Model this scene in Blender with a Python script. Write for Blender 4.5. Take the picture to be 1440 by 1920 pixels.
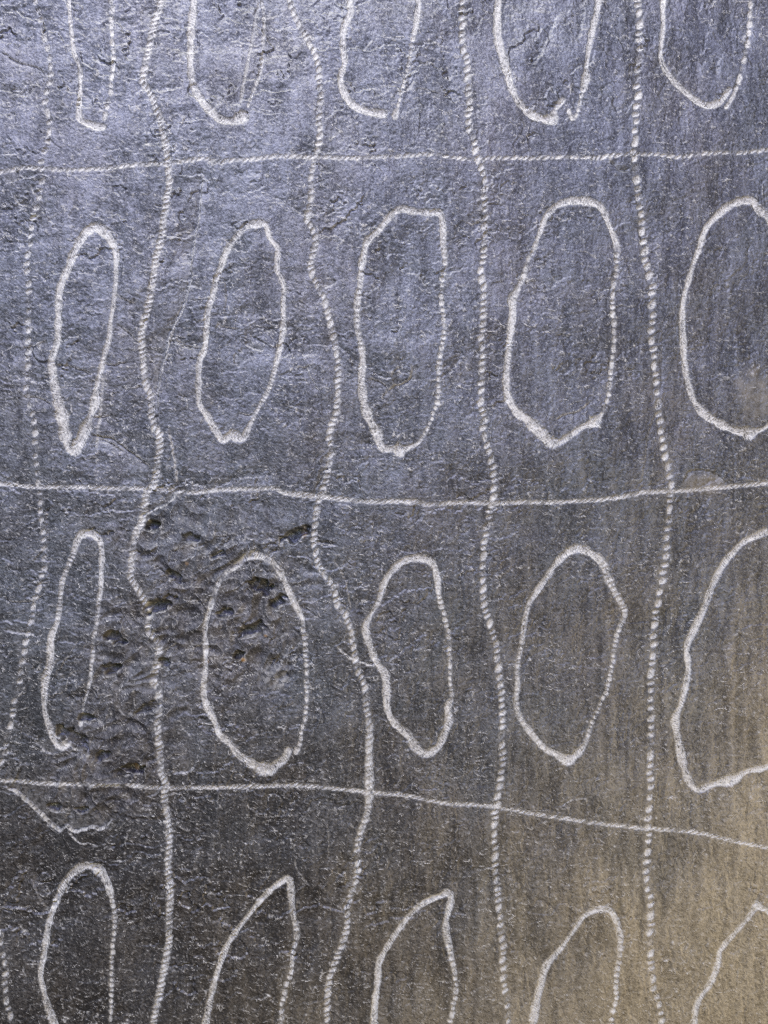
import bpy, math
import numpy as np

# ------------------------------------------------------------------ scene set-up
scene = bpy.context.scene
for o in list(bpy.data.objects):
    bpy.data.objects.remove(o, do_unlink=True)
COL = scene.collection

S = 0.0002                      # metres per photograph pixel
Z0 = 0.252                      # height of the picture centre above the slab's foot

cam = bpy.data.cameras.new('camera')
cam.sensor_fit = 'AUTO'; cam.sensor_width = 36.0; cam.lens = 30.0
cam.clip_start = 0.01; cam.clip_end = 100.0
cam_o = bpy.data.objects.new('camera', cam); COL.objects.link(cam_o)
cam_o.location = (0, -0.32, Z0); cam_o.rotation_euler = (math.radians(90), 0, 0)
scene.camera = cam_o

world = bpy.data.worlds.new('World'); scene.world = world; world.use_nodes = True
bg = world.node_tree.nodes['Background']
bg.inputs['Color'].default_value = (1.0, 0.88, 0.72, 1)
bg.inputs['Strength'].default_value = 0.06

def area(name, loc, target, sx, sy, power, color):
    l = bpy.data.lights.new(name, 'AREA'); l.shape = 'RECTANGLE'
    l.size = sx; l.size_y = sy; l.energy = power; l.color = color
    o = bpy.data.objects.new(name, l); COL.objects.link(o); o.location = loc
    from mathutils import Vector
    o.rotation_euler = (Vector(target) - Vector(loc)).to_track_quat('-Z', 'Y').to_euler()
    return o
area('blue_sheen_light', (-0.24, -0.80, Z0 + 0.70), (0, 0, Z0 + 0.12), 1.3, 0.45, 15.5, (0.39, 0.42, 1.0))  # added area lamp, gives the blue sheen on the upper slab
area('mid_sheen_light', (-0.70, -1.90, Z0 + 0.55), (0, 0, Z0 + 0.10), 2.4, 0.5, 11.0, (0.86, 1.0, 0.86))  # added pale lamp behind the camera, neutral sheen across the middle
area('raking_light', (-0.22, -0.40, Z0 + 0.90), (0, 0, Z0 + 0.05), 0.40, 0.30, 11.0, (1.0, 0.99, 0.90))  # added lamp raking from above to bring out marks and relief
area('warm_light', (0.66, -0.55, Z0 - 0.42), (0.14, 0, Z0 - 0.14), 0.4, 0.4, 4.2, (1.0, 0.82, 0.54))

scene.render.engine = 'CYCLES'
scene.cycles.use_denoising = False
scene.cycles.filter_width = 0.9
scene.cycles.use_adaptive_sampling = False
scene.cycles.max_bounces = 4
vs = scene.view_settings
vs.view_transform = 'Standard'; vs.look = 'None'; vs.exposure = 0.0; vs.gamma = 1.0
vs.use_curve_mapping = False

# ------------------------------------------------------------------ sampling grid (photograph pixels)
def axis(lo, hi, n):
    parts = [np.arange(lo - 300, lo - 120, 7.0), np.arange(lo - 120, lo - 12, 3.2), np.arange(lo - 12, hi + 12, 1.75),
             np.arange(hi + 12, hi + 120, 3.2), np.arange(hi + 120, hi + 301, 7.0)]
    return np.concatenate(parts)
xs = axis(0, 1440, 0); ys = axis(0, 1920, 0)
NX, NY = len(xs), len(ys)
PX, PY = np.meshgrid(xs, ys)                    # shape (NY, NX)
PX = PX.astype(np.float32); PY = PY.astype(np.float32)

# ------------------------------------------------------------------ noise helpers
def _hash(ix, iy, seed):
    h = (ix.astype(np.int64) * 374761393 + iy.astype(np.int64) * 668265263 + seed * 1442695041) & 0xFFFFFFFF
    h = ((h ^ (h >> 13)) * 1274126177) & 0xFFFFFFFF
    return (h ^ (h >> 16)) & 0xFFFFFFFF
_ang = (np.arange(256) / 256.0 * 2 * np.pi)
_GX = np.cos(_ang).astype(np.float32); _GY = np.sin(_ang).astype(np.float32)
def perlin(x, y, seed=0):
    x0 = np.floor(x); y0 = np.floor(y)
    fx = (x - x0).astype(np.float32); fy = (y - y0).astype(np.float32)
    ix = x0.astype(np.int32); iy = y0.astype(np.int32)
    ux = fx * fx * fx * (fx * (fx * 6 - 15) + 10); uy = fy * fy * fy * (fy * (fy * 6 - 15) + 10)
    def g(dx, dy):
        h = _hash(ix + dx, iy + dy, seed) & 255
        return _GX[h] * (fx - dx) + _GY[h] * (fy - dy)
    a = g(0, 0); b = g(1, 0); c = g(0, 1); d = g(1, 1)
    return ((a + ux * (b - a)) * (1 - uy) + (c + ux * (d - c)) * uy) * 1.4
def rand01(i, seed=0):
    i = np.asarray(i)
    return (_hash(i, i * 7 + 3, seed) / 4294967295.0).astype(np.float32)
def sstep(a, b, x):
    t = np.clip((x - a) / (b - a), 0, 1)
    return t * t * (3 - 2 * t)
rng = np.random.default_rng(7)

# ------------------------------------------------------------------ slate relief
wob1 = perlin(PX / 40, PY / 40, 11); wob2 = perlin(PX / 40, PY / 40, 12)
n_fine = perlin(PX / 3.9, PY / 4.6, 1)
n_med = perlin(PX / 8.5, PY / 9.5, 2)
n_big = perlin(PX / 150, PY / 190, 3)
H = 7.0 * perlin(PX / 620, PY / 700, 4) + 5.0 * n_big
H += 0.5 * perlin(PX / 55, PY / 60, 5)
right = sstep(500, 1300, PX + 0.25 * (PY - 900))
streak = perlin((PX + 5 * wob1) / 13, (PY + 9 * wob2) / 85, 6)
streak2 = perlin((PX + 9 * wob1) / 34, (PY + 9 * wob2) / 240, 7)
H += (0.20 + 0.15 * right) * streak + (0.5 + 0.4 * right) * streak2
grain = rng.normal(0, 1, H.shape).astype(np.float32)
H += 0.08 * n_med + 0.16 * n_fine + 0.21 * grain
# cleavage terraces: thin broken laminae
patch = sstep(-0.25, 0.35, perlin(PX / 120, PY / 110, 8))
left = 1 - right
POW = np.zeros_like(H)                              # crushed (pale) stone
def terraces(sx, sy, seed, trend, k, amp, white, mask):
    t = perlin(PX / sx + 0.5 * wob1, PY / sy + 0.3 * wob2, seed) + 0.45 * perlin(PX / (sx * 0.38), PY / (sy * 0.38), seed + 1) + 0.16 * perlin(PX / 9, PY / 8, seed + 2) + PY / trend
    f = t * k; fl = np.floor(f); fr = f - fl
    hh = (0.25 + 0.75 * rand01(fl.astype(np.int32), seed)) * mask * sstep(-0.45, 0.25, perlin(PX / (sx * 0.8), PY / (sy * 0.8), seed + 3))
    ed = min(0.25, 2.4 * k / trend)
    H[...] += amp * hh * (sstep(1 - ed, 1.0, fr) - fr)
    ln = np.exp(-((fr - 1 + 0.5 * ed) / (0.9 * k / trend)) ** 2) * hh * sstep(0.0, 0.45, perlin(PX / 15, PY / 12, seed + 4) + 0.15 * grain)
    POW[...] = np.maximum(POW, white * ln)
terraces(46, 36, 9, 40.0, 1.0, 1.7, 0.95, patch * (0.35 + 0.65 * left))
terraces(26, 20, 61, 24.0, 1.0, 0.40, 0.75, (0.3 + 0.7 * left))
terraces(120, 90, 71, 110.0, 1.3, 4.0, 0.95, 0.4 + 0.6 * left)
terraces(38, 150, 81, 700.0, 2.4, 1.0, 0.30, 0.6 + 0.4 * right)
# cleft, creased relief of split slate, strongest on the left
cleft = np.maximum(0.30, sstep(620, 250, np.abs(PX - 300) + 0.35 * np.abs(PY - 640)) + 0.0)
wx = PX + 26 * perlin(PX / 70, PY / 70, 101); wy = PY + 26 * perlin(PX / 70, PY / 70, 102)
H += 0.52 * cleft * (4.0 * (0.35 - np.abs(perlin(wx / 95, wy / 62, 103))) + 0.8 * (0.35 - np.abs(perlin(wx / 38, wy / 27, 104))) + 3.0 * perlin(wx / 60, wy / 130, 105))
def facet(cx, cy, rx, ry, tilt):
    r = np.sqrt(((PX - cx + 0.12 * (PY - cy)) / rx) ** 2 + ((PY - cy) / ry) ** 2) + 0.22 * perlin(PX / 40, PY / 60, 106)
    m = 1 - sstep(0.35, 1.0, r)
    H[...] += 0.75 * m * tilt * (PY - cy)
facet(738, 590, 44, 175, 0.055); facet(985, 40, 62, 105, 0.06); facet(430, 90, 45, 90, 0.025); facet(215, 330, 60, 60, 0.03)
facet(330, 560, 34, 170, 0.05); facet(60, 640, 60, 120, 0.045); facet(310, 1030, 60, 50, 0.07); facet(1195, 350, 40, 90, 0.04)
# hair-fine curled edges of tiny scales
for sx, sy, sd, amt, lo in ((15, 8, 51, 0.80, 0.30), (9, 7, 52, 0.65, 0.28), (30, 14, 53, 0.95, 0.28), (11, 18, 54, 0.70, 0.30)):
    cc = perlin(PX / sx + 0.3 * wob1, PY / sy + 0.3 * wob2, sd)
    msk = sstep(lo, lo + 0.3, perlin(PX / (sx * 0.9), PY / (sy * 0.9), sd + 20)) * (0.55 + 0.45 * patch)
    thr = 1.15 / min(sx, sy) * (0.7 + 0.5 * grain.clip(-1, 1) * 0.5)
    ln = np.exp(-(cc / thr) ** 2) * msk
    POW = np.maximum(POW, amt * ln * (0.75 + 0.4 * grain.clip(-1, 1)) * (1 - 0.30 * right)); H += 0.5 * ln + 0.22 * msk * sstep(-0.1, 0.1, cc)
# pitted, spalled patch low on the left
def blob(cx, cy, rx, ry, soft=0.5):
    r = np.sqrt(((PX - cx) / rx) ** 2 + ((PY - cy) / ry) ** 2) + 0.30 * perlin(PX / 70, PY / 70, 14) + 0.12 * perlin(PX / 22, PY / 22, 15)
    return 1 - sstep(1 - soft, 1.0 + soft * 0.3, r)
pit = np.maximum.reduce([blob(420, 1120, 165, 175), blob(235, 1290, 120, 190), blob(330, 1010, 110, 80), blob(180, 1470, 110, 80), blob(480, 1245, 80, 70)])
lump = perlin(PX / 34, PY / 30, 16) + 0.55 * perlin(PX / 15, PY / 14, 17)
ridged = 1 - np.abs(perlin(PX / 44 + 0.4 * wob2, PY / 36, 18)) * 2
broad = perlin(wx / 62, wy / 48, 111); rid = np.abs(perlin(wx / 36, wy / 30, 112))
H += pit * (5.0 * broad + 7.0 * (0.4 - rid) + 1.0 * lump - 3.0 + 0.5 * perlin(PX / 7.5, PY / 7, 20))
POW = np.maximum(POW, pit * 0.45 * np.exp(-(rid / 0.03) ** 2) * sstep(0.0, 0.5, perlin(PX / 13, PY / 12, 25)))
PITM = np.zeros_like(H)
for cx, cy, r, dp in ((288, 985, 13, 9), (556, 1003, 15, 9), (490, 1100, 18, 10), (300, 1135, 17, 9), (470, 1180, 16, 10), (216, 1195, 14, 8),
                      (445, 1228, 11, 7), (210, 1255, 15, 8), (250, 1442, 12, 9), (135, 1385, 20, 8), (160, 1345, 12, 7), (100, 1515, 12, 6),
                      (520, 1130, 15, 8), (330, 1080, 14, 7), (425, 1150, 12, 7), (310, 1245, 11, 7), (190, 1420, 13, 6),
                      (360, 1010, 14, 5), (410, 1040, 10, 5), (150, 1520, 10, 5), (275, 1330, 13, 4)):
    ang = rng.uniform(-0.6, 0.6); ca, sa = math.cos(ang), math.sin(ang)
    dx = PX - cx; dy = PY - cy
    rr = np.sqrt(((dx * ca + dy * sa) / (r * rng.uniform(1.1, 2.1))) ** 2 + ((-dx * sa + dy * ca) / (r * 0.85)) ** 2) + 0.45 * perlin(PX / 13, PY / 11, 19) + 0.25 * perlin(PX / 27, PY / 23, 28)
    pm = 1 - sstep(0.55, 1.0, rr); H -= 1.5 * dp * pm; PITM = np.maximum(PITM, pm)
    POW = np.maximum(POW, 0.5 * np.exp(-((rr - 1.02) / 0.10) ** 2) * sstep(0, 5, dy) * sstep(-0.1, 0.4, perlin(PX / 9, PY / 9, 27)))

# ------------------------------------------------------------------ polyline distance fields
def smooth_path(pts, step=3.0):
    P = np.array(pts, float)
    if P.shape[1] == 2: P = np.hstack([P, np.full((len(P), 1), 1.0)])
    A = np.vstack([2 * P[0] - P[1], P, 2 * P[-1] - P[-2]])
    out = []
    for i in range(1, len(A) - 2):
        n = max(1, int(np.hypot(*(A[i + 1] - A[i])[:2]) / step))
        for u in np.arange(n) / n:
            p0, p1, p2, p3 = A[i - 1], A[i], A[i + 1], A[i + 2]
            q = 0.5 * (2 * p1 + (p2 - p0) * u + (2 * p0 - 5 * p1 + 4 * p2 - p3) * u * u + (3 * p1 - p0 - 3 * p2 + p3) * u ** 3)
            q[2:] = p1[2:] + (p2[2:] - p1[2:]) * u
            out.append(q)
    out.append(A[-2])
    return np.array(out)

def field(Q, reach):
    """nearest-point coordinates round the polyline Q; returns window slices, s, d, extra columns"""
    x0, x1 = np.searchsorted(xs, [Q[:, 0].min() - reach, Q[:, 0].max() + reach])
    y0, y1 = np.searchsorted(ys, [Q[:, 1].min() - reach, Q[:, 1].max() + reach])
    sh = (y1 - y0, x1 - x0)
    D = np.full(sh, 1e6, np.float32); Sg = np.zeros(sh, np.float32); Ln = np.zeros(sh, np.float32)
    E = np.zeros((Q.shape[1] - 2,) + sh, np.float32)
    s = 0.0
    for a, b in zip(Q[:-1], Q[1:]):
        L = math.hypot(b[0] - a[0], b[1] - a[1])
        if L < 1e-6: continue
        tx, ty = (b[0] - a[0]) / L, (b[1] - a[1]) / L
        i0, i1 = np.searchsorted(xs, [min(a[0], b[0]) - reach, max(a[0], b[0]) + reach])
        j0, j1 = np.searchsorted(ys, [min(a[1], b[1]) - reach, max(a[1], b[1]) + reach])
        i0 = max(i0, x0); i1 = min(i1, x1); j0 = max(j0, y0); j1 = min(j1, y1)
        if i0 >= i1 or j0 >= j1: s += L; continue
        dx = PX[j0:j1, i0:i1] - a[0]; dy = PY[j0:j1, i0:i1] - a[1]
        lo = dx * tx + dy * ty
        u = np.clip(lo / L, 0, 1)
        ex = dx - u * L * tx; ey = dy - u * L * ty
        d = np.sqrt(ex * ex + ey * ey)
        w = (slice(j0 - y0, j1 - y0), slice(i0 - x0, i1 - x0))
        m = d < D[w]
        D[w][m] = d[m]
        Sg[w][m] = np.where(tx * dy - ty * dx < 0, -d, d)[m]
        Ln[w][m] = (s + u * L)[m]
        for c in range(E.shape[0]):
            E[c][w][m] = (a[2 + c] + (b[2 + c] - a[2 + c]) * u)[m]
        s += L
    return (slice(y0, y1), slice(x0, x1)), Ln, Sg, D, E

# ------------------------------------------------------------------ fractures (lamina edges; the stone above the line is broken away)
SCAR = np.zeros(H.shape, np.int16)
def fracture(pts, amp=2.0, reach=26, white=0.7, width=1.6, side=1):
    Q = smooth_path(pts, 3.5)
    # small jitter so that the break is ragged
    jx = perlin(Q[:, 0] / 7, Q[:, 1] / 7, 21) * 2.2; jy = perlin(Q[:, 0] / 7, Q[:, 1] / 7, 22) * 2.2
    Q[:, 0] += jx; Q[:, 1] += jy
    win, s, d, D, E = field(Q, reach)
    L = s.max()
    fade = sstep(0, 0.12 * L + 2, s) * sstep(0, 0.12 * L + 2, L - s)
    fade = np.where(D < 1e5, fade, 0)
    # recess on the d*side < 0 side
    q = -d * side
    prof = sstep(-0.4, 2.0, q) * np.exp(-np.clip(q, 0, None) / (reach * 0.33)) * sstep(reach, reach * 0.7, D)
    H[win] -= amp * prof * fade
    if amp >= 2.5: POW[win] = np.maximum(POW[win], 0.20 * prof * fade * np.clip(0.7 + 0.9 * n_med[win] + 0.5 * n_fine[win], 0, 1.3))
    brk = 0.72 + 0.6 * perlin(s / 9, d * 0 + pts[0][0], 23)
    wv = width * (0.62 + 0.7 * perlin(s / 16, d * 0 + pts[0][1], 24))
    ln = np.exp(-(d / np.maximum(wv, 0.5)) ** 2) * fade * np.clip(brk - 0.1 + 0.5 * n_fine[win] + 0.25 * grain[win], 0, 1) * min(0.9, white)
    POW[win] = np.maximum(POW[win], ln)

FR = [
 ([(0,1472),(31,1489),(63,1517),(90,1545),(111,1561),(122,1552),(139,1562),(170,1554),(189,1557),(205,1543),(217,1531)], 9, 90, 0.95, 2.2, 1),
 ([(123,1559),(149,1583),(165,1584),(189,1590)], 2, 20, 0.9, 1.8, 1),
 ([(382,309),(377,347),(373,399),(365,441),(358,500),(361,515),(351,553),(340,585),(319,626),(312,664),(302,699),(297,748),(299,782)], 4.0, 44, 0.75, 2.4, -1),
 ([(382,309),(377,347),(373,399),(365,441),(356,500)], 2.0, 40, 0.30, 4.5, -1),
 ([(358,525),(345,560),(329,600),(316,650),(308,690)], 1.2, 20, 0.5, 1.6, 1),
 ([(316,800),(322,830),(328,870),(333,915)], 1.5, 22, 0.5, 3.2, 1),
 ([(345,925),(333,921),(323,938),(305,950),(278,963),(266,985)], 3, 30, 0.85, 2.6, -1),
 ([(685,708),(705,712),(720,720),(729,730),(740,722),(758,718),(769,706),(772,682)], 2.2, 30, 0.6, 1.6, -1),
 ([(729,730),(716,745),(728,758)], 1.5, 14, 0.45, 1.4, 1),
 ([(1039,789),(1058,777),(1079,772),(1095,762),(1107,751)], 2.2, 22, 0.75, 1.7, -1),
 ([(630,1205),(636,1217),(658,1235),(675,1242),(692,1247),(706,1252)], 3, 24, 1.0, 2.6, 1),
 ([(623,1048),(640,1072),(650,1100),(656,1134),(656,1150)], 1.8, 18, 0.5, 1.5, 1),
 ([(655,1098),(668,1101),(678,1098)], 1.5, 10, 0.6, 1.4, 1),
 ([(0,1108),(21,1126),(52,1127),(73,1120),(88,1108)], 2.2, 24, 0.7, 1.6, -1),
 ([(0,94),(35,115),(69,125),(87,139)], 1.8, 26, 0.4, 1.8, -1),
 ([(38,737),(52,745),(69,744),(101,758)], 2, 24, 0.7, 1.8, -1),
 ([(40,652),(62,648),(75,642),(90,638)], 1.6, 22, 0.5, 1.6, -1),
 ([(215,550),(232,560),(257,569)], 1.6, 16, 0.7, 1.4, -1),
 ([(219,605),(240,622),(260,640),(266,630)], 2, 20, 0.8, 1.6, -1),
 ([(167,814),(208,821),(243,845),(262,858),(285,880)], 3.0, 30, 0.6, 2.4, -1),
 ([(180,820),(205,828),(236,850)], 2.0, 22, 0.5, 2.0, -1),
 ([(1141,305),(1150,312),(1162,323),(1172,323),(1182,318)], 4.5, 16, 0.05, 1.4, 1),
 ([(1048,24),(1034,59),(1023,87),(1006,118),(996,135)], 2.2, 46, 0.25, 1.4, -1),
 ([(1096,-10),(1096,20),(1092,50),(1088,72),(1093,82)], 1.8, 26, 0.15, 1.3, -1),
 ([(1245,600),(1245,644),(1245,696),(1243,745)], 1.6, 16, 0.1, 1.3, -1),
 ([(1238,768),(1226,782),(1214,817),(1210,840),(1207,869),(1199,921)], 1.6, 16, 0.25, 1.3, 1),
 ([(1280,910),(1284,895),(1294,882),(1322,880),(1343,887),(1364,904)], 3.0, 26, 0.15, 1.4, -1),
 ([(416,520),(424,545),(420,590)], 1.4, 20, 0.25, 1.3, 1),
 ([(405,604),(420,612),(446,614)], 1.6, 18, 0.6, 1.4, -1),
 ([(318,634),(335,640),(350,648),(375,652)], 1.8, 20, 0.5, 1.4, -1),
 ([(190,680),(215,684),(240,676)], 1.5, 20, 0.5, 1.4, -1),
 ([(96,684),(130,686),(170,700)], 1.5, 20, 0.45, 1.4, -1),
 ([(238,730),(255,726),(268,724)], 1.5, 16, 0.6, 1.4, -1),
 ([(447,773),(462,777),(480,778)], 1.8, 14, 0.9, 1.4, -1),
 ([(175,781),(195,780),(208,778)], 1.8, 12, 0.8, 1.6, -1),
 ([(574,680),(580,700),(592,722),(600,738)], 1.2, 16, 0.5, 1.2, -1),
 ([(338,1208),(355,1217),(372,1210),(382,1200)], 2, 14, 0.85, 1.6, -1),
 ([(305,1222),(320,1212),(332,1205)], 2, 14, 0.8, 1.6, -1),
 ([(114,1250),(130,1228),(148,1200)], 1.4, 12, 0.6, 1.3, -1),
 ([(122,1300),(128,1270),(142,1258),(158,1260)], 1.6, 14, 0.6, 1.4, -1),
 ([(168,1325),(180,1332),(190,1352),(198,1375)], 1.4, 12, 0.6, 1.3, -1),
 ([(50,1410),(66,1402),(84,1410)], 1.6, 12, 0.6, 1.4, -1),
 ([(310,1424),(325,1415),(352,1413)], 1.8, 12, 0.9, 1.7, -1),
 ([(445,1655),(462,1664),(490,1675)], 2.2, 14, 1.0, 2.0, -1),
 ([(0,1702),(12,1706),(24,1710)], 2.2, 14, 1.0, 2.0, -1),
 ([(1052,1518),(1070,1502),(1098,1498),(1098,1512)], 1.6, 14, 0.6, 1.5, 1),
 ([(1050,1650),(1060,1656),(1070,1662)], 1.8, 10, 0.8, 1.7, -1),
 ([(1170,1221),(1180,1232),(1195,1240)], 1.6, 12, 0.7, 1.5, -1),
 ([(1235,1243),(1250,1243),(1260,1232)], 1.5, 12, 0.6, 1.4, -1),
 ([(893,1778),(908,1776),(922,1769)], 1.6, 10, 0.9, 1.6, -1),
 ([(1365,1536),(1375,1528),(1390,1520)], 1.6, 12, 0.5, 1.6, -1),
 ([(610,1850),(632,1866),(648,1876)], 1.6, 12, 0.7, 1.5, -1),
 ([(600,1530),(612,1548),(616,1580),(614,1620)], 1.2, 16, 0.35, 1.3, 1),
 ([(550,1600),(556,1630),(568,1650),(585,1665)], 1.4, 18, 0.4, 2.0, 1),
 ([(1150,1357),(1162,1380),(1172,1400)], 1.4, 16, 0.45, 1.3, -1),
 ([(1060,1580),(1066,1590),(1064,1620),(1052,1640)], 1.4, 24, 0.15, 1.3, -1),
 ([(1003,1680),(1018,1688),(1045,1708),(1056,1740)], 1.6, 26, 0.15, 1.4, -1),
 ([(700,75),(690,85),(683,95)], 1.5, 20, 0.5, 1.4, -1),
 ([(780,140),(765,170),(735,178)], 1.4, 20, 0.4, 1.3, -1),
 ([(775,170),(790,165),(830,175)], 1.4, 16, 0.4, 1.3, -1),
 ([(870,415),(885,419),(908,412)], 1.5, 14, 0.9, 1.5, -1),
 ([(787,115),(800,118),(806,113)], 1.4, 10, 0.9, 1.5, -1),
 ([(1094,470),(1105,475),(1122,488)], 1.4, 12, 0.8, 1.3, -1),
 ([(1094,430),(1094,455),(1098,468)], 1.0, 10, 0.6, 1.2, -1),
 ([(687,497),(700,506),(710,507)], 1.4, 12, 0.7, 1.3, -1),
 ([(685,580),(690,595),(700,602)], 1.4, 12, 0.6, 1.3, -1),
 ([(60,1630),(60,1660),(70,1685),(88,1715)], 1.4, 20, 0.25, 1.6, 1),
 ([(42,1810),(48,1828),(66,1834)], 1.6, 16, 0.6, 1.5, -1),
 ([(150,1720),(154,1736),(164,1742)], 1.4, 14, 0.5, 1.4, -1),
]
for p_, a_, r_, w_, wd_, sd_ in FR:
    up = p_[0][1] < 1000 and p_[0][0] < 800
    fracture(p_, a_ * (1.6 if up else 1.0), r_, min(1.0, w_ * (1.5 if up else 1.0)), wd_ * (1.15 if up else 1.0), sd_)

# many small curled chips
for i in range(620):
    cx = rng.uniform(0, 1440); cy = rng.uniform(0, 1920)
    dens = (1.0 - 0.62 * float(sstep(650, 1200, cx))) * float(sstep(-0.3, 0.3, perlin(np.array([cx / 90]), np.array([cy / 90]), 91)[0]))
    if rng.random() > dens: continue
    big = rng.random() < 0.22 and cx < 640 and cy < 1500
    L = rng.uniform(4, 13) if not big else rng.uniform(12, 34)
    a = rng.normal(0.0, 0.45) if rng.random() < 0.75 else rng.uniform(-1.5, 1.5)
    c = rng.uniform(0.0, 0.9); ca, sa = math.cos(a), math.sin(a)
    pts = []
    for u in (-1, -0.4, 0.2, 1):
        lx = u * L; ly = -c * L * 0.5 * u * u + rng.uniform(-1, 1) * 0.12 * L
        pts.append((cx + lx * ca - ly * sa, cy + lx * sa + ly * ca))
    fracture(pts, rng.uniform(0.7, 1.8) * (2.2 if big else 1), rng.uniform(8, 16) * (2.2 if big else 1), rng.uniform(0.15, 0.9), rng.uniform(0.8, 1.3), 1)

# mica / crushed specks
for i in range(800):
    cx = rng.uniform(-10, 1450); cy = rng.uniform(-10, 1930); r = rng.uniform(1.0, 1.9)
    i0, i1 = np.searchsorted(xs, [cx - 5, cx + 5]); j0, j1 = np.searchsorted(ys, [cy - 5, cy + 5])
    w = (slice(j0, j1), slice(i0, i1))
    g = np.exp(-((PX[w] - cx) ** 2 + (PY[w] - cy) ** 2) / (r * r))
    POW[w] = np.maximum(POW[w], g * rng.uniform(0.25, 0.95)); H[w] += 0.6 * g

# ------------------------------------------------------------------ engraved marks:  (x, y, half-width, separation 0 = continuous .. 1 = single pecks)
def wk(pts, w, k): return [(p[0], p[1], w if len(p) < 3 else p[2], k if len(p) < 4 else p[3]) for p in pts]

LINES = {}
LINES['V0'] = (wk([(58,-115),(64,-50),(68,3),(75,33),(82,66),(92,97),(94,132),(94,149),(89,168),(83,191),(91,222),(92,257),(84,280),(77,306),(79,335),(74,356),(72,377),(64,399),(57,422),(56,462),(52,486),(52,539),(52,581),(52,623),(53,664),(52,692),(51,720),(52,744),(57,760),(61,775),(68,796),(69,831),(69,855),(71,893),(75,918),(76,956),(80,987),(83,1006),(83,1034),(83,1060),(78,1079),(73,1100),(62,1138),(64,1155),(57,1176),(52,1197),(49,1218),(40,1249),(36,1282),(31,1301),(26,1322),(19,1357),(10,1395),(8,1414),(0,1433),(-14,1470),(-25,1530),(-28,1600),(-20,1680),(-6,1740),(3,1778),(9,1809),(9,1833),(9,1854),(12,1875),(15,1892),(20,1910),(26,1960),(30,2035)], 5.6, 1.0), 18.0, -0.35, 'pecked line of separate dots running down beside the left edge')
LINES['V1'] = (wk([(318,-115),(310,-50),(302,2),(288,42),(280,83),(271,128),(268,149),(280,174),(292,201),(302,233),(309,267),(314,302),(317,337),(312,368),(306,410),(301,448),(293,484),(288,522),(281,557),(273,592),(266,623),(267,654),(269,685),(273,717),(283,744),(285,769),(288,796),(299,816,8),(299,845,8),(295,880),(290,904),(276,925),(271,950),(266,978),(253,1009),(250,1041),(248,1068),(248,1083),(259,1103),(273,1128),(283,1148),(278,1178),(288,1193),(299,1211),(295,1239),(290,1263),(287,1281),(297,1293),(297,1329),(297,1364),(299,1395),(301,1433),(303,1450),(312,1470),(308,1496),(314,1538),(317,1576),(315,1628),(318,1663),(317,1698),(316,1733),(316,1767),(311,1798),(306,1826),(302,1851),(297,1875),(292,1896),(289,1917),(284,1960),(280,2035)], 7.0, 0.80), 9.6, -0.46, 'rope-like chattered line between the first and second columns of loops')
LINES['V2'] = (wk([(510,-115),(528,-50),(545,2),(553,28),(564,49),(578,80),(590,101),(597,122),(598,153),(602,184),(598,215),(599,243),(598,271),(592,288,5),(588,306,5),(584,333,5.5),(583,368),(579,396),(576,413),(588,434),(592,455),(586,477),(583,501),(590,526),(604,550),(612,574),(619,602),(625,630),(630,651),(633,678),(634,706),(633,734),(632,762),(628,783),(621,796),(618,817),(621,845),(618,869),(612,897),(605,918),(598,940),(592,971),(590,1003),(590,1023),(595,1048),(604,1072),(619,1089),(628,1110),(633,1134),(645,1148),(654,1169),(661,1197),(665,1225),(668,1246),(677,1270),(684,1291),(687,1315),(689,1343),(693,1371,7.5,0.5),(692,1398,8,0.4),(692,1430,8,0.4),(692,1455,8,0.3),(692,1489,8,0.3),(689,1524,7,0.5),(678,1555,7,0.6),(671,1583),(671,1621),(666,1653),(657,1680),(651,1708),(651,1736),(644,1764),(633,1792),(626,1816),(618,1837),(614,1868),(612,1899),(612,1917),(608,1960),(604,2035)], 6.4, 0.90), 12.2, -0.46, 'twisted beaded line weaving between the second and third columns of loops')
LINES['V3'] = (wk([(864,-115),(866,-50),(866,3),(867,31),(866,69),(871,97),(877,125),(877,153),(879,181),(882,200),(879,219),(878,238),(888,264),(892,281),(895,299),(902,316),(908,340),(908,382),(910,417),(908,451),(908,484),(902,503),(906,533),(907,567),(904,609),(903,644),(905,678),(903,720),(902,755),(907,779),(906,810),(914,838),(921,862),(925,894),(925,928),(920,952),(916,978),(908,1016),(906,1055),(906,1093),(908,1124),(914,1155),(925,1187),(931,1218),(936,1253),(940,1287),(943,1322),(942,1357),(942,1391),(943,1430),(939,1462),(934,1496),(928,1531),(928,1559),(928,1594),(930,1635),(934,1670),(937,1705),(940,1739),(943,1774),(943,1809),(944,1847),(949,1875),(952,1906),(956,1940),(960,2035)], 6.5, 1.0), 14.2, -0.42, 'beaded line of oblique pecks between the third and fourth columns of loops')
LINES['V4'] = (wk([(1194,-115),(1195,-50),(1196,2),(1198,38),(1199,80),(1197,122),(1194,153),(1196,181),(1193,208),(1190,240),(1189,267),(1188,295),(1193,333),(1196,368),(1201,399),(1206,434),(1208,462),(1208,484),(1218,512),(1223,543),(1223,588),(1223,630),(1226,671),(1230,713),(1233,755),(1238,786),(1240,821),(1247,852),(1254,883),(1258,914),(1257,948),(1254,982),(1250,1020),(1247,1055),(1242,1089),(1235,1124),(1229,1159),(1227,1197),(1223,1239),(1221,1259),(1219,1284),(1220,1322),(1222,1357),(1219,1405),(1219,1427),(1218,1489),(1215,1535),(1217,1573),(1213,1597),(1211,1639),(1213,1663),(1219,1684),(1220,1722),(1218,1767),(1219,1798),(1223,1837),(1230,1868),(1239,1896),(1241,1915),(1246,1960),(1250,2035)], 6.9, 1.0), 17.0, -0.3, 'line of round separate pecks between the fourth and fifth columns of loops')
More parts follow.
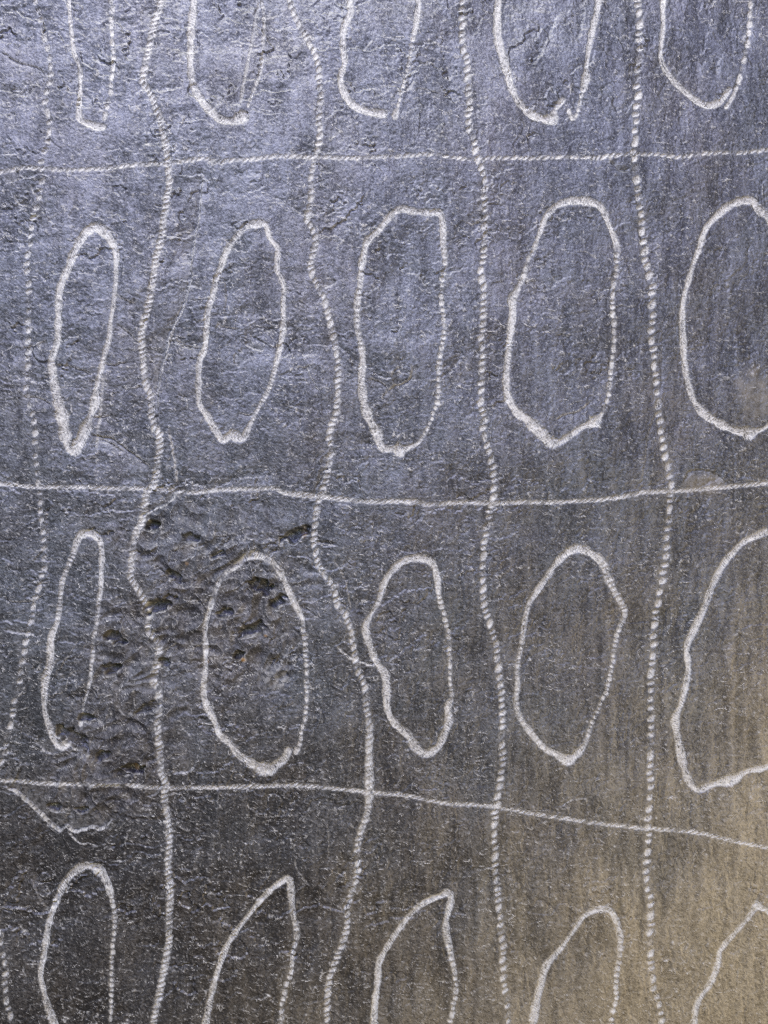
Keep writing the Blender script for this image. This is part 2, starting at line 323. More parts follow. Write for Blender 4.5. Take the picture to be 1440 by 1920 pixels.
LINES['H0'] = (wk([(-115,335),(-50,330),(0,322),(42,314),(80,316),(132,318),(194,314),(250,309),(312,306),(347,300),(382,295),(400,301,6.5),(412,302,6),(430,300),(451,299),(485,296),(522,293),(588,294),(664,297),(741,293,4),(810,290,4,1),(852,297,4,1),(897,299,4.2,1),(940,297,4,1),(989,297,4,1),(1062,294,4.2,1),(1114,298,4.2,1),(1148,293,5,1),(1190,290,4,1),(1235,290,4,1),(1270,294,4,1),(1308,290,4,1),(1350,286,4.4,1),(1388,286,4,1),(1430,283,4.2,1),(1475,281,4,1),(1555,278,4,1)], 4.4, 0.75), 12.5, 1.0, 'topmost thin level line, cord-like at left and dotted at right')
LINES['H1'] = (wk([(-115,898),(-50,902),(0,907),(69,913),(146,913),(215,916),(288,916),(330,920,5),(368,923),(417,918),(485,917),(515,916),(539,925,5.5),(609,932,5.2),(685,940,5),(772,940,5.5),(800,946),(869,942),(921,944),(970,942),(1009,942),(1096,939),(1162,932),(1211,923),(1270,921),(1332,916),(1384,911),(1440,906),(1475,903),(1555,897)], 4.4, 0.78), 10.5, 1.6, 'cord-like level line crossing the middle of the slab')
LINES['H2'] = (wk([(-115,1448),(-50,1455),(0,1463),(69,1469),(156,1472),(236,1474),(299,1477),(382,1476),(485,1475),(574,1474),(644,1481),(692,1486),(765,1493),(835,1507),(887,1510),(940,1515),(1009,1528),(1096,1540),(1183,1551),(1228,1554),(1305,1561),(1374,1575),(1440,1588),(1475,1594),(1555,1606)], 4.5, 0.78), 10.5, 1.4, 'lowest cord-like level line, sloping down to the right')

LOOPS = {}
def loop(key, pts, period, label, shear=0.0): LOOPS[key] = (pts, period, shear, label)
# ---- topmost row (cut by the upper edge of the picture)
loop('L00', wk([(191,237,6),(180,236,7),(167,231,6.5),(149,222,6),(147,201,4.5),(149,163),(148,125),(137,94),(132,45,3.5,.2),(129,0,3.6,.2),(130,-50),(150,-100),(180,-105),(203,-60,5,1),(208,0,5,1),(209,17,5,1),(208,59,5,1),(211,87,5.2,1),(212,122,5.3,1),(208,153,5,1),(207,170,5,1),(201,191,4.6,1),(194,219,5,1)], 4.0, 0.05), 15.5, 'narrow open loop at the left of the topmost row, right side dotted')
loop('L01', wk([(455,217,9),(437,226,8),(413,223,7.5),(396,208,7),(378,188,6.5),(363,163,6.5),(357,132,6.5),(356,90,6.5),(358,42,6.5),(363,0,6.5),(366,-45,6),(390,-92),(440,-108),(480,-60,4,.5),(490,0,4,.5),(495,35,4,.5),(493,69,4,.5),(491,104,4,.6),(486,139,4,.6),(474,170,3.5,.8),(465,198,3,1)], 5.5, 0.03), 11, 'wide open loop second from left in the topmost row')
loop('L02', wk([(718,214,8.5),(704,212,8),(685,208,7.5),(659,194,6.5),(644,170,6.5),(638,146,6),(646,118,5),(643,87,6),(645,52,5),(657,24,5.5),(656,0,6),(662,-50),(715,-102),(770,-60),(784,0,5),(784,17,5.2,0),(779,52,5,.2),(772,83,4,.8),(767,118,4,.8),(758,153,3.6,.9),(751,177,3,.8),(746,201,3,.6),(740,219,6.5,0)], 5.5, 0.02), 11.5, 'open loop third from left in the topmost row with gap at bottom')
loop('L03', wk([(1055,188,6),(1041,205,4,.5),(1036,220,9),(1016,222,8),(992,212,7),(971,191,6),(957,160,6.5),(948,122,8),(937,87,7),(932,52,6.5),(935,0,5.5),(948,-60),(1010,-108),(1085,-104),(1122,-50),(1122,0,5),(1117,28,5),(1110,59,5.5),(1103,94,4,.2),(1099,128,4,.3),(1098,145,8),(1096,158,8,.3),(1089,188,4,.9),(1081,215,3.5,.6),(1073,221,5,.3),(1065,205,3.5,.7)], 5.5, 0.03), 12, 'broad open loop fourth from left in the topmost row with broken hooked bottom')
loop('L04', wk([(1367,168,5.5,.4),(1356,184,5.5,.2),(1346,193,6),(1325,198,7),(1301,184,6.5),(1273,160,6),(1249,132,5.5),(1239,101,3.5,.2),(1243,52,4.5),(1244,0,4.5),(1262,-75),(1335,-108),(1398,-60,4.5,1),(1407,0,4.5,1),(1405,38,5,1),(1402,75,5,1),(1395,109,4.5,1),(1390,132,4.2,1),(1384,153,4.5,.6),(1374,181,4,.4),(1361,202,4,.4)], 5, 0.05), 17.5, 'open loop at the right of the topmost row with dotted right side')
# ---- second row
loop('L10', wk([(160,437,8),(177,425,8.5),(198,437,7.5),(212,458,6.5),(217,479,5),(217,522,4,.3),(214,557,3.8,.3),(208,602,4,.4),(205,633,5,.4),(196,664,5.5,.4),(189,696,4.5,.2),(181,727,4.5),(179,748,8),(177,760,8),(170,779,4.5),(161,803,10),(149,828,9),(139,842,9),(129,838,7.5),(122,810,8.5),(118,783,9),(108,741,8),(101,706,7),(99,675,6.5),(108,644,6),(110,602,6.5),(110,557,6.5),(116,529,6),(128,501,6.5),(137,477,7),(146,457,7),(160,437,8)], 6, 0.04), 10, 'narrow closed loop at the left of the second row, pointed at bottom')
loop('L11', wk([(441,444,6,.4),(462,425,7,.3),(480,420,7.5,.2),(498,421,6),(505,444,5.5),(520,465,4.5),(519,490,4.5),(520,508,5),(532,536,5),(530,567,5),(531,602,5.5),(527,637,5),(520,671,5,.3),(513,703,5,.5),(503,734,5,.5),(491,755,5,.5),(479,776,4,.5),(465,805,5,.3),(455,821,8),(434,815,8.5),(417,824,6.5),(403,803,7),(389,779,6.5),(375,758,5),(373,720,6),(375,678,5.5),(384,651,5.5),(387,616,5.5),(389,585,5.5),(398,557,6,.3),(406,522,5,.2),(417,494,6),(427,465,7,.4),(441,444,6,.4)], 5.5, 0.04), 7, 'striated loop second from left in the second row')
loop('L12', wk([(730,406,5.5),(751,392,6),(776,396,7,.35),(807,398,7,.35),(824,399,6),(831,420,6),(831,451,5.5,.3),(835,493,5.5,.5),(833,505,5.5,.7),(828,539,5,.9),(829,571,5,.9),(833,609,4.8,.9),(831,633,4.5,1),(828,651,4.5,1),(823,678,5,1),(822,713,5,1),(821,748,5,1),(812,776,4.5,.8),(803,800,4,.6),(786,829,3.5,.4),(769,838,3),(754,843,9.5),(747,843,10),(735,842,6.5),(724,842,6.5),(713,835,7),(706,810,8.5),(692,783,8),(682,751,8),(678,713,6.5),(680,678,6.5,.3),(677,647,6.5,.4),(670,612,6.5,.4),(670,571,7,.4),(675,533,6,.4),(678,500,6,.3),(682,476,6),(689,451,6.5),(710,431,5),(730,406,5.5)], 6, 0.04), 11, 'flat-topped loop in the middle of the second row, right side dotted')
loop('L13', wk([(1023,406,5),(1044,385,6),(1075,377,7.5),(1107,380,7.5),(1128,392,6),(1141,420,6),(1155,455,6.5,.2),(1157,485,6,.8),(1155,512,5.5,1),(1150,546,5.5,1),(1150,592,5.5,1),(1152,623,5.5,1),(1150,654,4.5,.9),(1147,685,4,.4),(1143,720,5,1),(1138,751,4.5,1),(1128,776,4,.5),(1115,790,9.5),(1106,796,6),(1093,800,5),(1068,817,5.5,.3),(1048,829,7.5),(1030,828,9),(1016,814,9),(992,791,8),(968,772,7.5),(952,744,7),(949,710,6),(952,675,6),(954,644,5.5),(959,609,6),(961,578,7),(961,560,7,.3),(975,533,5.5,.4),(985,508,5,.5),(992,482,4.5,.5),(999,472,4.5,.5),(1013,434,4.5,.4),(1023,406,5)], 6, 0.06), 14.5, 'broad oval loop fourth from left in the second row')
loop('L14', wk([(1310,469,5),(1322,431,5.5),(1346,403,6),(1374,382,6.5),(1409,375,7.5),(1423,392,7),(1440,406,7),(1458,450),(1468,520),(1472,620),(1465,720),(1455,780),(1436,802,3.5,.3),(1420,808,5),(1407,812,10.5),(1395,810,8),(1377,807,6.5),(1353,796,7.5),(1322,776,7.5),(1301,748,6),(1291,713,5.5),(1285,675,6.5),(1282,637,6),(1280,595,6),(1282,560,5),(1291,526,4.5),(1301,491,4.5),(1310,469,5)], 6, 0.04), 9, 'loop at the right of the second row, cut by the picture edge')
# ---- third row
loop('L20', wk([(139,1034,6,.5),(146,1013,6,.3),(156,1001,7),(174,1001,7),(187,1013,6.5),(192,1037,5.5),(191,1068,5),(191,1100,4.5),(186,1134,5,.5),(182,1169,4.5,.5),(177,1197,4.5,.6),(174,1235,4,.5),(170,1273,4,.3),(161,1305,3,.4),(155,1329,3,.8),(151,1358,5,.3)], 5, 0.1) , 8.5, 'upper stroke of the thin loop at the left of the third row')
loop('L20b', wk([(130,1380,5),(126,1392,7),(116,1400,8),(104,1394,6.5),(92,1364,6),(83,1332,6),(83,1301,5.5),(85,1273,6.5),(95,1242,6.5),(97,1197,6),(108,1166,5,.4),(113,1131,5,.5),(116,1096,5,.4),(123,1072,5.5,.5),(134,1048,6,.6),(139,1034,6,.5)], 5.5, 0.04), 8, 'left stroke of the thin loop at the left of the third row')
loop('L21', wk([(555,1410,6,.3),(562,1395,4.5,.6),(565,1371,3.5,.8),(571,1350,4.5,1),(574,1332,5,1),(576,1308,5,1),(575,1273,5,1),(575,1242,5,1),(572,1211,5,.9),(569,1183,4.5,.8),(567,1159,5,.3),(553,1131,5),(539,1100,5.5),(526,1072,7),(512,1055,4.5),(494,1044,7),(470,1041,7.5),(451,1055,6),(427,1072,5.5,.4),(410,1093,5,.4),(399,1124,5,.3),(389,1155,4.5),(384,1183,4.5),(385,1211,4.5),(384,1253,4.5),(382,1287,4.5),(385,1315,6.5),(403,1353,5.5),(412,1375,5.5),(431,1392,6.5),(445,1412,6),(470,1430,8),(490,1440,9),(506,1442,9),(520,1432,7.5),(533,1423,6),(541,1407,7)], 5, 0.05), 12, 'wide loop round the pitted patch in the third row')
loop('L22', wk([(710,1128,5,.4),(720,1093,5.5),(737,1068,5.5),(758,1051,6.5),(786,1046,7.5),(810,1055,6),(819,1079,6.5),(822,1110,6,.4),(829,1141,5.5,.6),(838,1173,5.5,.6),(843,1207,5.5,.8),(843,1246,5,.9),(844,1280,4.5,.8),(848,1308,5,.7),(840,1325,6.5),(842,1350,8.5),(833,1378,6),(821,1402,6.5),(800,1414,7.5),(783,1405,8.5),(765,1378,7.5),(741,1357,6.5),(727,1332,6.5),(725,1298,7),(722,1263,7.5),(706,1242,7),(697,1218,6.5),(687,1190,6.5),(687,1169,6.5),(696,1152,4,.3),(710,1128,5,.4)], 6, 0.06), 11, 'pinched lopsided loop in the middle of the third row')
loop('L23', wk([(985,1162,5.5,.3),(992,1134,5,.4),(1008,1107,5.5),(1027,1079,5),(1044,1055,5.5),(1068,1034,7.5),(1089,1029,7.5),(1114,1041,7.5,.2),(1131,1058,8,.4),(1141,1086,8,.4),(1155,1114,7,.4),(1172,1147,5.5,.4),(1162,1176,5,.6),(1154,1204,5,.7),(1150,1235,5.5,.7),(1145,1263,4.5,.8),(1138,1294,4.5,.8),(1124,1325,4,.7),(1110,1357,4.5,.6),(1098,1391,5,.4),(1086,1409,7,.2),(1065,1424,8.5),(1044,1414,7),(1020,1402,6.5,.3),(996,1374,6.5,.3),(976,1346,6,.4),(968,1315,5.5,.4),(971,1284,5.5,.4),(970,1249,5,.5),(978,1214,5,.5),(982,1183,5,.4),(985,1162,5.5,.3)], 6, 0.1), 9.5, 'angular loop with a corner on its right side in the third row')
loop('L24', wk([(1416,1006,6),(1395,1016,6),(1374,1037,5),(1357,1058,6),(1339,1093,6),(1322,1138,5.5),(1305,1176,6),(1289,1214,5.5),(1292,1253,6),(1285,1291,6.5),(1277,1322,5.5),(1267,1350,7),(1273,1391,7.5),(1280,1426,7),(1291,1462,6.5),(1308,1480,7),(1332,1472,6),(1350,1467,6),(1367,1463,9.5),(1380,1458,7),(1398,1446,4.5),(1440,1434,7),(1466,1400),(1480,1320),(1478,1200),(1470,1080),(1458,1012),(1440,997,6),(1416,1006,6)], 6, 0.08), 8, 'waisted loop at the right of the third row, cut by the picture edge')
# ---- lowest row (cut by the lower edge of the picture)
loop('L30', wk([(101,1920,7),(90,1889,6.5),(82,1857,5.5),(76,1826,5),(83,1785,5.5),(90,1732,5.5),(104,1691,6.5),(118,1660,7),(139,1635,7.5),(163,1625,8),(187,1636,8.5),(202,1660,6.5),(210,1691,5,.6),(215,1726,5,.6),(212,1764,4.5,.6),(210,1802,4.5,.7),(210,1844,4.5,.7),(208,1889,4.5,.8),(207,1916,4.5,.8),(205,1960,4.5,.8),(182,2030),(130,2032),(110,1970),(101,1920,7)], 6, 0.03), 10.5, 'round-topped loop at the left of the lowest row')
loop('L31', wk([(385,1920,6),(399,1854,5.5),(413,1805,5.5),(427,1771,5),(451,1736,5,.3),(479,1701,5,.3),(491,1687,5),(512,1666,5.5),(528,1655,5.5),(539,1649,6.5),(544,1660,6),(545,1677,6),(548,1712,6,.4),(556,1753,6.5,.5),(548,1788,5.5,.7),(545,1823,5.5,.8),(536,1847,5.5,.9),(529,1882,5.5,.9),(526,1917,5.5,.9),(515,1970,5,.9),(470,2036),(405,2030),(382,1975),(385,1920,6)], 5.5, 0.05), 13, 'sharp-topped loop second from left in the lowest row')
loop('L32', wk([(701,1917,7.5),(703,1882,7),(708,1847,6.5),(710,1812,6),(720,1788,5.5,.2),(744,1750,5,.3),(772,1715,5.5,.3),(800,1694,6,.2),(825,1684,6.5),(842,1678,7),(846,1694,6),(838,1726,6),(838,1753,6),(845,1788,6,.4),(852,1823,6,.5),(855,1857,5.5,.7),(850,1889,5.5,.8),(845,1917,5.5,.9),(835,1970,5.5,.9),(800,2036),(735,2034),(706,1975),(701,1917,7.5)], 5.5, 0.05), 12, 'leaning sharp-topped loop in the middle of the lowest row')
loop('L33', wk([(999,1917,7),(1006,1878,7),(1016,1840,6),(1027,1809,6),(1051,1781,5,.3),(1072,1750,4,.4),(1093,1719,5),(1117,1704,6.5),(1141,1704,6.5),(1155,1726,6),(1162,1757,6.5,.3),(1160,1795,6,.6),(1155,1830,6,.6),(1155,1864,5.5,.7),(1148,1896,5.5,.9),(1146,1917,5.5,1),(1138,1970,5.5,1),(1100,2036),(1040,2034),(1008,1975),(999,1917,7)], 5.5, 0.05), 12, 'round-topped loop fourth from left in the lowest row')
loop('L34', wk([(1301,1920,6.5),(1308,1878,6),(1332,1840,6),(1345,1805,6),(1350,1781,5.5),(1374,1753,4.5,.3),(1398,1726,4.5,.3),(1412,1706,6),(1419,1698,8),(1430,1703,5),(1440,1708,6,.4),(1462,1745),(1475,1830),(1465,1930),(1430,2034),(1350,2034),(1310,1975),(1301,1920,6.5)], 5.5, 0.05), 10, 'loop at the right of the lowest row, cut by the picture edge')
STROKES = {
 'S0': (wk([(484,5),(477,45),(469,87),(463,120),(458,146),(451,188)], 3.2, 0.1), 9, 0, 'faint second stroke inside a loop of the topmost row'),
 'S1': (wk([(194,706),(191,741),(188,776),(184,803),(181,838)], 3.0, 0.7), 9, 0, 'faint dotted stroke beside the pointed loop'),
}

OWN = np.zeros(H.shape, np.int32)         # 0 = bare slab face
ENG = np.zeros_like(H)                    # carved depth
part_info = {}                            # id -> (name, label, parent id)
next_id = [1]
def engrave(pts, period, shear, name, label, pecks=False, depth=1.0, fill=0.80, strength=1.0):
    pid = next_id[0]; next_id[0] += 1
    part_info[pid] = (name, label, 0)
    seed = pid * 31
    Q = smooth_path(pts, 3.0)
    win, s, d, D, E = field(Q, 19.0)
    w, k = E[0], E[1]
    if name == 'engraved_loop': w = w * (1.06 - 0.12 * sstep(0.1, 0.6, k) + 0.36 * sstep(7.4, 9.5, w))
    if name == 'engraved_loop': k = sstep(0.12, 0.75, k)
    ok = D < 1e5
    w = np.where(ok, w, 1.0)
    nf, nm = n_fine[win], n_med[win]
    warp = perlin(s / 26, s * 0 + 0.5, seed)
    u = (s + shear * d) / period + 0.50 * warp
    c = np.floor(u).astype(np.int32); ff = u - c - 0.5
    r1 = rand01(c, seed + 1); r2 = rand01(c, seed + 2); r3 = rand01(c, seed + 3); r4 = rand01(c, seed + 4)
    wj = w * (0.82 + 0.34 * r1)
    dd = d + (r2 - 0.5) * 0.5 * w * k
    sl = 0.5 * fill * (0.82 + 0.36 * r3)
    e = 2.5                                     # slightly squared-off pecks
    rr = (np.abs(ff / sl) ** e + np.abs(dd / wj) ** e) ** (1 / e)
    rag = 0.26 * nf + 0.22 * nm + 0.06 * grain[win]
    m_dot = (1 - sstep(0.78, 1.12, rr + rag)) * np.where(r4 < 0.07, 0.35, 1.0)
    rc = np.abs(d) / (w * (1.0 + 0.34 * perlin(s / 17, s * 0 + 3.3, seed + 5)))
    m_con = 1 - sstep(0.80, 1.10, rc + rag)
    stria = perlin(s / 70, d * 0.55, seed + 6)                       # lines left along the stroke
    chat = np.cos(2 * np.pi * (s + 0.35 * d) / 4.6 + 2.0 * warp)     # chatter across the stroke
    chatk = sstep(-0.1, 0.35, perlin(s / 110, s * 0 + 9.1, seed + 7))
    m = m_con * (1 - k) + m_dot * k
    m = np.where(ok, m, 0)
    m = m * (1 - pit[win] * sstep(0.05, 0.6, perlin(PX[win] / 17, PY[win] / 15, 26) - 0.4 * lump[win]) * 0.85)
    m = m * (1 - 0.9 * PITM[win])
    dep = (1 - 0.62 * np.minimum(rr, 1.2) ** 2) * k + (1 - 0.66 * np.minimum(rc, 1.2) ** 2) * (1 - k)
    dep = dep * m * w * 0.32 * depth + m * (0.40 * nf + 0.25 * nm)
    dep += m * (1 - k) * (0.55 * stria * (1 - chatk) + 0.42 * chat * chatk)
    tone = 0.70 + 0.30 * (r4 - 0.5) * k + 0.30 * stria * (1 - k) * (1 - chatk) + 0.16 * chat * chatk * (1 - k) + 0.34 * nm + 0.34 * nf + 0.16 * grain[win] + 0.26 * perlin(s / 55, s * 0 + 1.7, seed + 8)
    p = np.clip(m * tone * strength, 0, 1)
    # loosened dust in the strip between the pecks
    dust = np.where(ok, np.exp(-np.clip(np.abs(d) - 0.6 * w, 0, None) / 3.0), 0) * (0.07 + 0.06 * nm) * strength
    ENG[win] = np.maximum(ENG[win], dep)
    POW[win] = np.maximum(POW[win] * (1 - 0.4 * m), np.maximum(p, dust))
    strip = ok & (np.abs(d) < w * 0.75)
    o = OWN[win]
    o[(m > 0.30) | strip] = pid
    if pecks:
        for ci in np.unique(c[ok]):
            sel = ok & (c == ci) & (m_dot * k > 0.30)
            n = int(sel.sum())
            if n < 12: continue
            did = next_id[0]; next_id[0] += 1
            part_info[did] = ('peck_mark', None, pid)
            o[sel] = did
    return pid

for key, (pts, per, sh, lab) in LOOPS.items():
    engrave(pts, per, sh, 'engraved_loop', lab, fill=0.86)
for key, (pts, per, sh, lab) in STROKES.items():
    engrave(pts, per, sh, 'engraved_stroke', lab, depth=0.7, strength=0.7)
for key, (pts, per, sh, lab) in LINES.items():
    dotted = key in ('V0', 'V3', 'V4')
    fill = {'V0': 0.60, 'V1': 0.92, 'V2': 0.84, 'V3': 0.74, 'V4': 0.68}.get(key, 0.78 if key == 'H0' else 0.90)
    engrave(pts, per, sh, 'engraved_line', lab, pecks=dotted, fill=fill, strength=0.86 if key == 'V0' else 1.0)
H -= ENG
# keep at most 300 separate pecks: the smallest ones go back to their line
cnt = np.bincount(OWN.ravel(), minlength=next_id[0])
inside = np.zeros(next_id[0], bool)
jj = (PX > 0) & (PX < 1440) & (PY > 0) & (PY < 1920)
inside[np.unique(OWN[jj])] = True
pk = [i for i, v in part_info.items() if v[0] == 'peck_mark']
pk.sort(key=lambda i: -(cnt[i] if inside[i] else 0))
remap = np.arange(next_id[0])
for i in pk[300:]:
    remap[i] = part_info[i][2]; del part_info[i]
for i in pk[:300]:
    if cnt[i] == 0 or not inside[i]:
        remap[i] = part_info[i][2]; del part_info[i]
OWN = remap[OWN]
patch_id = next_id[0]; next_id[0] += 1
part_info[patch_id] = ('spalled_patch', 'dark pitted spalled patch left of centre', 0)
OWN[(OWN == 0) & (np.maximum(pit, PITM * (pit > 0.05)) > 0.55)] = patch_id

# white crust inside the pitted loop, ochre mineral, rusty weathering low on the right
crust = np.clip(blob(512, 1268, 34, 24, 0.6) * sstep(0.0, 0.5, perlin(PX / 9, PY / 9, 31) + 0.2), 0, 1)
POW = np.maximum(POW, 0.30 * crust)
POW = np.maximum(POW, 0.07 * sstep(0.25, 0.9, blob(1420, 735, 52, 90, 0.9) + 0.25 * perlin(PX / 14, PY / 16, 98)) * (0.5 + 0.9 * perlin(PX / 20, PY / 26, 99).clip(-0.5, 1)))
STAIN = sstep(0.0, 1.0, 0.50 * (PX - 760) / 720 + 0.72 * (PY - 1130) / 820 + 0.10 * streak2 + 0.06 * streak + 0.2 * n_big)
STAIN = STAIN ** 2.9 * (0.74 + 0.22 * streak + 0.22 * n_med + 0.14 * grain)
STAIN = np.maximum(STAIN, 0.4 * sstep(0.2, 1.1, blob(1418, 735, 44, 84, 1.0) + 0.5 * perlin(PX / 18, PY / 22, 98)) * (0.7 + 0.6 * perlin(PX / 16, PY / 18, 33)))
STAIN = np.maximum(STAIN, 0.35 * blob(1326, 905, 44, 24, 0.6))
STAIN = np.maximum(STAIN, pit * sstep(0.12, 0.6, perlin(PX / 26, PY / 26, 34)) * 0.15)
STAIN = np.clip(STAIN, 0, 1)
OCH = np.maximum.reduce([blob(456, 1238, 7, 6, 0.5), 0.25 * blob(570, 1000, 6, 11, 0.6), 0.5 * blob(253, 1440, 6, 9, 0.6), 0.6 * blob(498, 1192, 4, 3, 0.5), 0.5 * blob(388, 1240, 4, 5, 0.5), 0.5 * blob(352, 1056, 4, 4, 0.5)])
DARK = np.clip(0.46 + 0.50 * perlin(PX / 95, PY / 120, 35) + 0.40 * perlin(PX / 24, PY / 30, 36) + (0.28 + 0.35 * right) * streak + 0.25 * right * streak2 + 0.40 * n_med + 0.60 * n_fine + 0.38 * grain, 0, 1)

# ------------------------------------------------------------------ material
def slate_material():
    m = bpy.data.materials.new('slate'); m.use_nodes = True
    nt = m.node_tree; N = nt.nodes; Lk = nt.links
    b = N['Principled BSDF']
    def attr(n):
        a = N.new('ShaderNodeAttribute'); a.attribute_name = n; return a.outputs['Fac']
    def mix(f, c1, c2):
        x = N.new('ShaderNodeMix'); x.data_type = 'RGBA'
        Lk.new(f, x.inputs['Factor'])
        for sock, c in ((x.inputs['A'], c1), (x.inputs['B'], c2)):
            if isinstance(c, tuple): sock.default_value = (*c, 1)
            else: Lk.new(c, sock)
        return x.outputs['Result']
    tc = N.new('ShaderNodeTexCoord')
    nz = N.new('ShaderNodeTexNoise'); nz.inputs['Scale'].default_value = 1500; nz.inputs['Detail'].default_value = 3
    Lk.new(tc.outputs['Object'], nz.inputs['Vector'])
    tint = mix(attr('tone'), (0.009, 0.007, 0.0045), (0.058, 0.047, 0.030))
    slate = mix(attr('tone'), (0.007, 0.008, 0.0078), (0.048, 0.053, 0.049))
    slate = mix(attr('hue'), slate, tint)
    slate = mix(attr('stain'), slate, (0.225, 0.183, 0.100))
    slate = mix(attr('ochre'), slate, (0.34, 0.19, 0.05))
    col = mix(attr('crushed'), slate, (0.57, 0.55, 0.455))
    Lk.new(col, b.inputs['Base Color'])
    r = N.new('ShaderNodeMapRange'); Lk.new(attr('crushed'), r.inputs['Value'])
    r.inputs['To Min'].default_value = 0.60; r.inputs['To Max'].default_value = 0.9
    ra = N.new('ShaderNodeMath'); ra.operation = 'MULTIPLY_ADD'
    Lk.new(nz.outputs['Fac'], ra.inputs[0]); ra.inputs[1].default_value = 0.16
    rs = N.new('ShaderNodeMath'); rs.operation = 'SUBTRACT'; Lk.new(r.outputs['Result'], rs.inputs[0]); rs.inputs[1].default_value = 0.08
    rm = N.new('ShaderNodeMath'); rm.operation = 'MULTIPLY_ADD'; rm.inputs[1].default_value = 0.16
    Lk.new(attr('matte'), rm.inputs[0]); Lk.new(rs.outputs[0], rm.inputs[2])
    Lk.new(rm.outputs[0], ra.inputs[2]); Lk.new(ra.outputs[0], b.inputs['Roughness'])
    b.inputs['IOR'].default_value = 1.95
    sl = N.new('ShaderNodeMapRange'); Lk.new(attr('mica'), sl.inputs['Value'])
    sl.inputs['To Min'].default_value = 0.30; sl.inputs['To Max'].default_value = 0.84
    Lk.new(sl.outputs['Result'], b.inputs['Specular IOR Level'])
    bp = N.new('ShaderNodeBump'); bp.inputs['Strength'].default_value = 0.5; bp.inputs['Distance'].default_value = 0.0002
    Lk.new(nz.outputs['Fac'], bp.inputs['Height']); Lk.new(bp.outputs['Normal'], b.inputs['Normal'])
    return m
MAT = slate_material()

# ------------------------------------------------------------------ build meshes from the owned faces
Hd = H.copy()
VX = (PX - 720) * S; VZ = (960 - PY) * S + Z0
# broken outline of the slab, outside the picture
lim = np.minimum.reduce([PX - xs[0], xs[-1] - PX, PY - ys[0], ys[-1] - PY])
rim = 1 - sstep(0, 26, lim)
VY = -(Hd * S) + rim * 0.006
VX = VX + rim * 0.0025 * perlin(PX / 90, PY / 90, 41); 
verts = np.stack([VX, VY, VZ], -1).reshape(-1, 3).astype(np.float32)
low_left_shade = sstep(1.0, 0.25, np.sqrt(((PX - 330) / 640) ** 2 + ((PY - 1760) / 560) ** 2) + 0.2 * n_big + 0.12 * streak2)  # shade painted into tone, hue and mica at lower left, offsetting lamp sheen
DARK = np.clip(DARK - 0.30 * low_left_shade, 0, 1)
HUE = np.clip(0.6 * low_left_shade + 0.45 + 0.6 * perlin(PX / 170, PY / 210, 95) + 0.35 * perlin(PX / 30, PY / 45, 96) + 0.2 * perlin(PX / 8, PY / 9, 97) + 0.35 * sstep(800, 1800, PY) - 0.2, 0, 1)
MICA = np.clip(0.5 + 0.34 * n_med + 0.34 * n_fine + 0.15 * grain + 0.30 * perlin(PX / 30, PY / 60, 121) + 0.25 * streak + 0.30 * perlin(PX / 110, PY / 140, 122) - 0.25 * low_left_shade, 0, 1) * (1 - 0.5 * np.clip(POW, 0, 1))
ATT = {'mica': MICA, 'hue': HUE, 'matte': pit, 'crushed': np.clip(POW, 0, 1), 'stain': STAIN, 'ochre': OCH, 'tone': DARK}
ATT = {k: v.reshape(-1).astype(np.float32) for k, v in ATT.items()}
# vertex normals of the whole surface, so that neighbouring parts shade without seams
dzx = np.gradient(VY, axis=1) / np.gradient(VX, axis=1); dzz = np.gradient(VY, axis=0) / np.gradient(VZ, axis=0)
nrm = np.stack([dzx, -np.ones_like(dzx), dzz], -1); nrm /= np.linalg.norm(nrm, axis=-1, keepdims=True)
nrm = nrm.reshape(-1, 3).astype(np.float32)

idx = np.arange(NX * NY).reshape(NY, NX)
quads = np.stack([idx[:-1, :-1], idx[1:, :-1], idx[1:, 1:], idx[:-1, 1:]], -1).reshape(-1, 4)
# a face belongs to the mark that holds most of its corners
o4 = np.sort(OWN.reshape(-1)[quads], axis=1)
fown = np.where(o4[:, 1] == o4[:, 0], o4[:, 1], o4[:, 2])

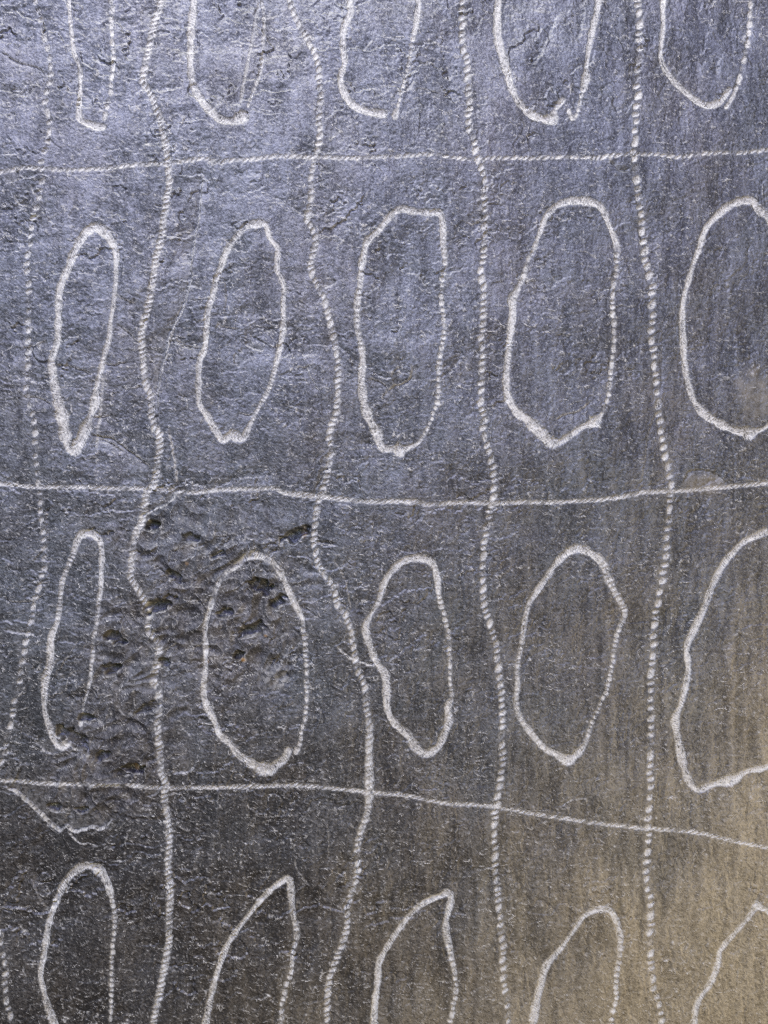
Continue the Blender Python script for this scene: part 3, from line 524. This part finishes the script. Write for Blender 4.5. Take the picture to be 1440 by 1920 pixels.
def mesh_object(name, vi_quads, extra=None):
    vi, inv = np.unique(vi_quads, return_inverse=True)
    q = inv.reshape(-1, 4).astype(np.int32); v = verts[vi]; n = nrm[vi]
    at = {k: a[vi] for k, a in ATT.items()}
    nq = len(q)
    if extra is not None:
        ev, eq = extra(vi, len(v))
        v = np.vstack([v, ev]); q = np.vstack([q, eq])
        at = {k: np.concatenate([a, np.full(len(ev), 0.4 if k == 'tone' else 0.0, np.float32)]) for k, a in at.items()}
        n = np.vstack([n, np.zeros((len(ev), 3), np.float32)])
    me = bpy.data.meshes.new(name)
    me.vertices.add(len(v)); me.vertices.foreach_set('co', v.astype(np.float32).ravel())
    me.loops.add(len(q) * 4); me.loops.foreach_set('vertex_index', q.ravel())
    me.polygons.add(len(q)); me.polygons.foreach_set('loop_start', np.arange(len(q), dtype=np.int32) * 4)
    sm = np.ones(len(q), bool); sm[nq:] = False
    me.polygons.foreach_set('use_smooth', sm)
    me.update(calc_edges=True)
    for k, a in at.items():
        me.attributes.new(k, 'FLOAT', 'POINT').data.foreach_set('value', a)
    if extra is None:
        me.normals_split_custom_set_from_vertices(n.tolist())
    me.materials.append(MAT)
    ob = bpy.data.objects.new(name, me); COL.objects.link(ob)
    return ob

THICK = 0.024
ring = np.concatenate([idx[0, :], idx[1:, -1], idx[-1, -2::-1], idx[-2:0:-1, 0]])
def back(vi, base):
    pos = np.searchsorted(vi, ring)
    rv = verts[ring].copy(); rv[:, 1] = THICK
    c = len(ring); ev = np.vstack([rv, rv.mean(axis=0, keepdims=True)])
    a = np.arange(c); b2 = (a + 1) % c
    sides = np.stack([pos[a], pos[b2], base + b2, base + a], -1)
    # back closed as strips between opposite rim points
    half = (NX - 1)
    top = base + np.arange(0, NX)
    rows = []
    L = [base + 0] + [base + c - i for i in range(1, NY - 1)] + [base + c - (NY - 1)]
    R = [base + NX - 1 + i for i in range(NY)]
    for i in range(NY - 1): rows.append((L[i], R[i], R[i + 1], L[i + 1]))
    return ev, np.vstack([sides, np.array(rows)]).astype(np.int32)

order = np.argsort(fown, kind='stable'); so = fown[order]
starts = np.searchsorted(so, np.arange(next_id[0] + 1))
slab = mesh_object('slate_slab', quads[order[starts[0]:starts[1]]], back)
slab['label'] = 'dark slate slab engraved with rows of pale loops between beaded lines'
slab['category'] = 'slate slab'
slab['kind'] = 'thing'
objs = {0: slab}
for pid, (name, lab, par) in part_info.items():
    fq = quads[order[starts[pid]:starts[pid + 1]]]
    if len(fq) == 0: continue
    ob = mesh_object(name, fq)
    ob.parent = objs[par]
    if lab: ob['label'] = lab
    objs[pid] = ob
print('parts', len(objs), 'quads', len(quads))
